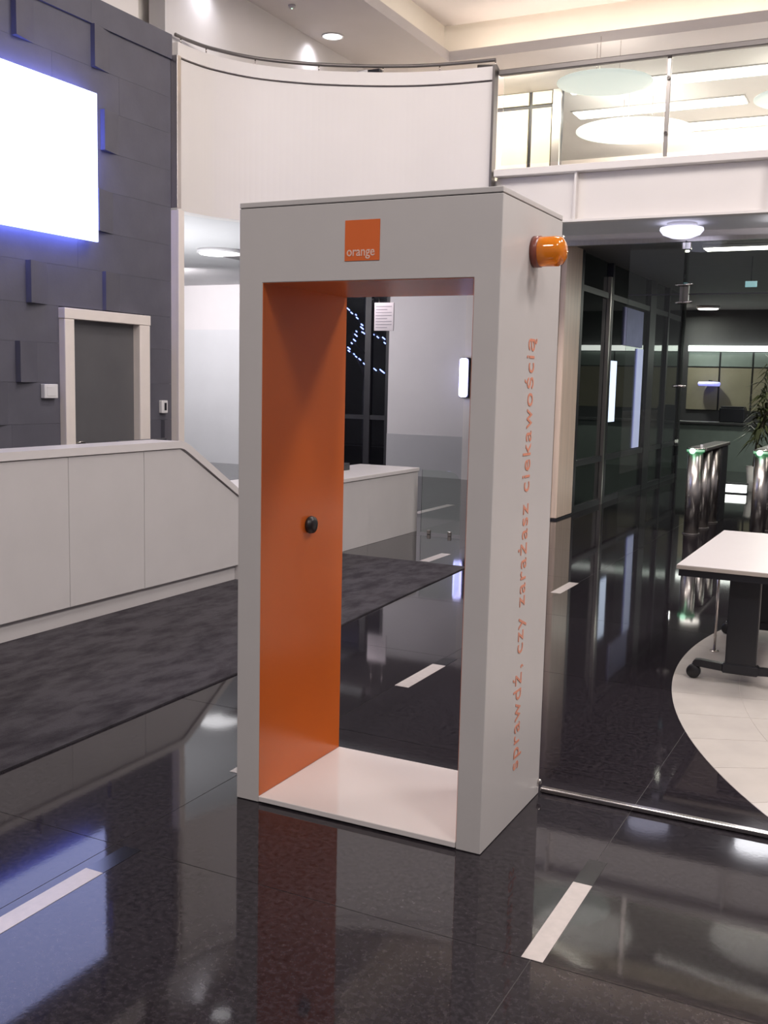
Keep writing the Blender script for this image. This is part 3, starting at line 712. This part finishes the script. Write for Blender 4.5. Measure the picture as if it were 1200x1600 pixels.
# slogan reads upward on the right side: local x -> +Z, local y -> -Y, local z -> +X
mtx = Matrix(((0, 0, 1, BX1 + 0.0012), (0, -1, 0, 3.727), (1, 0, 0, 0.205), (0, 0, 0, 1)))
sl = text_mesh('slogan_word', 'sprawdź, czy zarażasz ciekawością', 0.125, 'slogan_orange', bo, mtx, width=1.645, spacing=1.12)
kn = lathe('knob', [(0, 0), (.034, 0), (.037, .008), (.034, .022), (.02, .03), (0, .033)], (IX0, 3.712, 1.08), 'black_rubber', bo, axis=(1, 0, 0)); kn['label'] = 'round black knob'
be = lathe('beacon_base', [(0, 0), (.056, 0), (.056, .026), (0, .026)], (BX1, 3.68, 2.156), 'amber_base', bo, axis=(1, 0, 0)); be['label'] = 'amber beacon lamp'
bm = bmesh.new(); b_lathe(bm, [(.053, .026), (.053, .09), (.047, .106), (.03, .117), (0, .12)], (BX1, 3.68, 2.156), (1, 0, 0), 32); link_obj('beacon_lens', bm, 'amber', be, smooth=True)
lathe('beacon_bulb', [(0, .026), (.02, .026), (.02, .07), (.012, .085), (0, .09)], (BX1, 3.68, 2.156), 'amber_base', be, axis=(1, 0, 0), n=16)
for z in (0.055, 2.245):
    lathe('chrome_stud', [(0, 0), (.011, 0), (.011, .012), (0, .018)], (BX1 - 0.001, 3.996, z), 'steel', bo, axis=(1, 0, 0), n=16)

# steel floor rail
fr = thing('floor_rail', 'thin polished steel rail on the floor running right from the booth', 'rail', (0, 4.03, 0))
box('rail_bar', BX1 + 0.004, 2.2, 4.012, 4.042, 0.0025, 0.022, 'steel', fr, 0.004, 2)

# ================================================================== FOLDING TABLE
TX0, TX1, TY0, TY1, TZ = -1.12, -0.40, 5.93, 7.60, 0.69
tb = thing('folding_table', 'white folding table on black wheeled legs standing on the pale disc', 'table', ((TX0 + TX1) / 2, (TY0 + TY1) / 2, 0.002))
top = box('table_top', TX0, TX1, TY0, TY1, TZ - 0.022, TZ, 'table_edge', tb, 0.002)
box('top_surface', TX0 + 0.001, TX1 - 0.001, TY0 + 0.001, TY1 - 0.001, TZ, TZ + 0.002, 'table_white', top)
for a in ((TX0 + .012, TX1 - .012, TY0 + .012, TY0 + .04), (TX0 + .012, TX1 - .012, TY1 - .04, TY1 - .012), (TX0 + .012, TX0 + .04, TY0 + .04, TY1 - .04), (TX1 - .04, TX1 - .012, TY0 + .04, TY1 - .04)):
    box('under_rail', *a, TZ - 0.062, TZ - 0.022, 'black_metal', tb)
for yy in (6.13, 7.38):
    xc = -0.765
    leg = box('leg_column', xc - 0.085, xc + 0.085, yy - 0.025, yy + 0.025, 0.085, TZ - 0.03, 'black_metal', tb, 0.006)
    box('leg_shoe', xc - 0.10, xc + 0.10, yy - 0.035, yy + 0.035, 0.062, 0.12, 'black_metal', leg, 0.008)
    pr_ = [(-1.03, .10), (-1.02, .115), (-.99, .118), (xc, .105), (-.54, .118), (-.51, .115), (-.50, .10), (-.51, .078), (xc, .062), (-1.02, .078)]
    ft = prism('foot_bar', pr_, 'y', yy - 0.022, yy + 0.022, 'black_metal', tb)
    for xw in (-1.025, -.505):
        cs = lathe('caster', [(0, -.022), (.034, -.022), (.040, -.014), (.040, .014), (.034, .022), (0, .022)], (xw, yy, 0.0422), 'black_rubber', tb, axis=(0, 1, 0), n=24)
        cyl('caster_pin', (xw, yy, 0.05), (xw, yy, 0.09), 0.012, 'black_metal', cs, n=10)
sp_ = thing('steel_upright', 'slim steel upright on a round foot behind the folding table', 'post', (-1.02, 6.83, 0.002))
cyl('pole', (-1.02, 6.83, 0.008), (-1.02, 6.83, 0.60), 0.009, 'steel', sp_, n=12)
lathe('foot_disc', [(0, 0), (.03, 0), (.028, .006), (0, .008)], (-1.02, 6.83, 0.002), 'steel', sp_)

# ================================================================== GLASS SCREEN OF THE CORRIDOR
gs = struct_root('window_2', (-2, 12.5, 0))
box('head_rail', -3.9, 4.5, 12.47, 12.53, 3.35, 3.40, 'steel_brushed', gs)
box('head_infill', -3.9, 4.5, 12.485, 12.515, 3.40, 3.47, 'ceiling_grey', gs)
for a, c in ((-3.10, -2.455), (-2.445, -0.55), (-0.54, 1.4)):
    box('glass_pane', a, c, 12.494, 12.506, 2.765, 3.35, 'clear_glass', gs)
box('glass_pane', -3.10, -2.455, 12.494, 12.506, 0.012, 2.75, 'clear_glass', gs)
box('glass_fin', -2.452, -2.440, 12.40, 12.62, 0.9, 3.35, 'clear_glass', gs)
box('joint_rail', -3.10, 1.4, 12.495, 12.505, 2.75, 2.765, 'dark_frame', gs)
pf = box('patch_fitting', -2.50, -2.40, 12.47, 12.53, 2.66, 2.86, 'steel_dark', gs, 0.006)
for z in (2.66, 2.86):
    tube('fitting_arm', [(-2.55, 12.46, z), (-2.50, 12.45, z), (-2.42, 12.45, z), (-2.35, 12.46, z + .01)], 0.013, 'steel', pf)
box('patch_fitting', -2.50, -2.40, 12.47, 12.53, 3.26, 3.345, 'steel', gs, 0.006)
tube('spider_fitting', [(-2.52, 12.47, 1.70), (-2.45, 12.46, 1.705), (-2.37, 12.47, 1.70)], 0.014, 'steel', gs)
cb_ = thing('beige_column', 'tall beige stone column at the left end of the glass screen', 'column', (-4.05, 12.85, 0))
box('shaft', -3.96, -3.88, 12.55, 13.22, 0.02, 3.47, 'column_beige', cb_, 0.01)
box('foot_plate', -3.965, -3.875, 12.545, 13.23, 0.0, 0.02, 'dark_frame', cb_)
box('side_channel', -4.5, -3.962, 12.52, 13.2, 0.0, 3.47, 'dark_frame', cb_)

# corridor glazing on the left
cg = struct_root('wall_corridor', (-3.95, 16.5, 0))
for y, w in ((13.26, .10), (14.78, .09), (17.2, .42), (18.6, .10), (20.0, .12)):
    box('mullion', -3.99, -3.89, y, y + w, 0, 3.47, 'dark_frame', cg)
box('mullion_bright', -3.93, -3.88, 14.66, 14.72, 0, 3.2, 'steel_brushed', cg)
for z in (0.0, 0.62, 2.9):
    box('transom', -3.98, -3.90, 13.26, 20.1, z, z + 0.08, 'dark_frame', cg)
for y0, y1 in ((13.37, 14.65), (14.88, 17.18), (17.63, 18.58), (18.72, 19.98)):
    for z0, z1 in ((.08, .62), (.70, 2.9), (2.98, 3.45)):
        box('glass_pane', -3.945, -3.935, y0, y1, z0, z1, 'smoked_glass', cg)
struct(box('wall_shop_back', -4.62, -4.55, 13.3, 17.0, 0, 3.47, 'dark_wall'))
struct(box('wall_shop_rear', -6.0, -4.0, 17.21, 17.3, 0, 3.47, 'dark_wall'))
struct(box('wall_shop_beige', -6.1, -6.0, 17.3, 24, 0, 3.47, 'beige_panel'))
po = tag(box('lit_poster', -3.9345, -3.915, 14.93, 15.32, 1.17, 2.05, 'poster_emit'), 'bright backlit poster on the corridor glazing', 'poster')
bs = tag(box('blue_light_strip', -3.9345, -3.915, 16.55, 16.95, 0.72, 2.28, 'blue_strip_emit'), 'tall dim blue light strip on the corridor glazing', 'light strip')
bn = tag(box('blue_banner', -3.9345, -3.915, 15.65, 16.85, 2.30, 2.86, 'banner_blue'), 'blue banner hung high on the corridor glazing', 'banner')
rb = tag(box('red_banner', -4.95, -4.7, 21.8, 21.82, 2.3, 3.0, 'banner_red'), 'narrow red banner hanging far down the corridor', 'banner')
# back of the corridor
bw = struct(box('wall_back', -9, 7, 24, 24.2, 0, 3.5, 'dark_wall'))
for x0, x1 in ((-4.52, -3.86), (-3.82, -3.17), (-3.13, -2.45), (-2.41, -1.7), (-1.66, -0.9)):
    box('wall_panel', x0, x1, 23.95, 24, 1.22, 2.14, 'beige_panel', bw)
    box('wall_panel', x0, x1, 23.95, 24, 2.17, 2.48, 'counter_green', bw)
box('wall_panel', -5.7, -5.2, 23.95, 24, 1.1, 2.5, 'beige_panel', bw)
tag(box('light_strip', -4.52, -0.9, 23.86, 23.94, 2.50, 2.62, 'strip_emit'), 'long white light strip above the beige panels at the corridor end', 'light strip')
tag(box('light_strip', -5.75, -5.2, 23.86, 23.94, 2.50, 2.60, 'strip_emit'), 'short white light strip far down behind the corridor glazing', 'light strip')
struct(box('ceiling_corridor', -9, 7, 12.6, 24.2, 3.40, 3.469, 'dark_ceiling'))
struct(box('wall_pillar', -4.95, -4.58, 22.9, 23.3, 0, 3.4, 'dark_ceiling'))
ct = thing('service_counter', 'grey-green service counter at the end of the corridor', 'counter', (-3.0, 22.6, 0))
box('counter_front', -4.45, -1.0, 22.4, 22.46, 0, 0.95, 'counter_green', ct)
box('counter_top', -4.5, -0.95, 22.3, 22.9, 0.95, 1.0, 'dark_wall', ct, 0.005)
box('counter_kick', -4.4, -1.0, 22.46, 22.8, 0, 0.95, 'dark_wall', ct)
bxx = thing('office_machine', 'black machine on the service counter', 'machine', (-3.3, 22.6, 1.0))
box('machine_body', -3.55, -3.05, 22.4, 22.8, 1.001, 1.30, 'plastic_dark', bxx, 0.02, 2)
box('machine_lid', -3.53, -3.07, 22.42, 22.78, 1.30, 1.33, 'plastic_dark', bxx, 0.01)
lb_ = thing('blue_wall_lamp', 'small blue glowing lamp on the beige panels', 'wall lamp', (-4.0, 23.85, 1.74))
lathe('shade', [(0, .10), (.22, .09), (.24, .05), (.22, 0), (0, 0)], (-4.0, 23.68, 1.74), 'blue_lamp_emit', lb_)
box('arm', -4.02, -3.98, 23.7, 23.95, 1.84, 1.87, 'black_metal', lb_)
for i, (x, y) in enumerate(CORR_LAMPS):
    t = thing('corridor_lamp', ['round corridor lamp seen above the red banner', 'round corridor lamp right of the glass fitting', 'round corridor lamp beyond the turnstiles', 'round corridor lamp over the potted plant'][i], 'ceiling lamp', (x, y, 3.40))
    lathe('lamp_body', [(0, 0), (.24, 0), (.24, -.05), (0, -.05)], (x, y, 3.399), 'plastic_white', t)
    lathe('diffuser', [(0, -.05), (.21, -.05), (.20, -.066), (0, -.07)], (x, y, 3.399), 'lamp_warm', t)
t = thing('linear_light', 'long warm linear light just behind the top of the glass screen', 'ceiling lamp', (-0.6, 13.4, 3.40))
box('housing', -2.42, 1.5, 13.25, 13.55, 3.37, 3.399, 'plastic_white', t)
box('diffuser', -2.40, 1.48, 13.27, 13.53, 3.36, 3.37, 'slot_emit', t)
ex = tag(box('exit_sign', -2.07, -1.925, 14.5, 14.53, 3.01, 3.085, 'exit_emit'), 'small teal lit sign under the corridor ceiling', 'sign')
lbx = thing('light_box', 'low white glowing glass box on the corridor floor beside the pot', 'light box', (-2.45, 17.6, 0))
box('glow_panel', -2.68, -2.30, 17.6, 17.72, 0.02, 0.15, 'strip_emit', lbx)
box('frame', -2.70, -2.28, 17.6, 17.74, 0, 0.02, 'dark_frame', lbx)
box('frame', -2.70, -2.28, 17.59, 17.74, 0.15, 0.17, 'dark_frame', lbx)

cyl('exit_hanger', (-2.0, 14.515, 3.085), (-2.0, 14.515, 3.40), 0.006, 'black_metal', ex, n=6)
cyl('banner_hanger', (-4.825, 21.81, 3.0), (-4.825, 21.81, 3.40), 0.006, 'black_metal', rb, n=6)
# potted plant
pp = thing('potted_plant', 'bushy dark green plant in a tapered white pot beyond the turnstiles', 'plant', (-2.28, 18.2, 0))
lathe('pot', [(0, 0), (.075, 0), (.12, .42), (.105, .42), (.10, .38), (0, .38)], (-2.28, 18.2, 0.001), 'pot_white', pp)
PC = Vector((-2.08, 18.2, 0))
tube('stem', [(-2.28, 18.2, .36), (-2.25, 18.2, .8), (-2.16, 18.2, 1.2), (-2.05, 18.2, 1.7)], 0.022, 'bark', pp)
rnd = random.Random(11)
bm = bmesh.new()
for k in range(260):
    a = rnd.uniform(0, 2 * PI); h = rnd.uniform(.75, 2.1); sway = (h - .75) / 1.35
    base = Vector((-2.24 + .2 * sway, 18.2, h)); el = rnd.uniform(-.5, .9); L = rnd.uniform(.22, .48)
    d = Vector((math.cos(a) * math.cos(el), math.sin(a) * math.cos(el), math.sin(el))); s = d.cross(Vector((0, 0, 1))).normalized() * rnd.uniform(.014, .028)
    p1 = base + d * L * .5 + Vector((0, 0, .03)); p2 = base + d * L + Vector((0, 0, -.06 - .08 * rnd.random()))
    v = [bm.verts.new(q) for q in (base, p1 + s, p2, p1 - s)]
    bm.faces.new((v[0], v[1], v[3])); bm.faces.new((v[1], v[2], v[3]))
lf = link_obj('leaves', bm, 'leaf', pp); lf['kind'] = 'stuff'

# turnstiles
def turnstile(x, y, label):
    t = thing('turnstile', label, 'turnstile', (x, y + 0.6, 0), 'turnstiles at the glass screen')
    for k, yy in enumerate((y, y + .62, y + 1.24)):
        cyl('post', (x, yy, 0.012), (x, yy, .955), 0.085, 'steel_brushed', t, n=32)
        lathe('post_foot', [(0, 0), (.10, 0), (.10, .01), (0, .012)], (x, yy, 0.0), 'steel_dark', t)
    lidm = box('lid', x - .10, x + .10, y + .16, y + 1.9, .957, 1.0, 'steel_dark', t, 0.012, 2)
    box('back_panel', x + .06, x + .09, y + 1.35, y + 1.8, 0, .955, 'dark_frame', t)
    lathe('light_ring', [(0, 0), (.10, 0), (.10, .03), (0, .03)], (x, y, .956), 'green_glow', t, n=32)
    lathe('status_light', [(0, 0), (.03, .004), (.034, .02), (.02, .04), (0, .044)], (x - .015, y - .102, .97), 'green_emit', t, axis=(0, -1, 0), n=20)
    lathe('top_cap', [(0, 0), (.105, 0), (.10, .014), (0, .016)], (x, y, .987), 'steel', t, n=32)
    cyl('sensor_pin', (x + .06, y + .03, 1.003), (x + .06, y + .03, 1.04), 0.016, 'plastic_white', t, n=10)
turnstile(-2.19, 12.35, 'chrome turnstile with green light left of the potted plant')
turnstile(-1.49, 12.6, 'chrome turnstile with green light cut by the right edge of the photo')
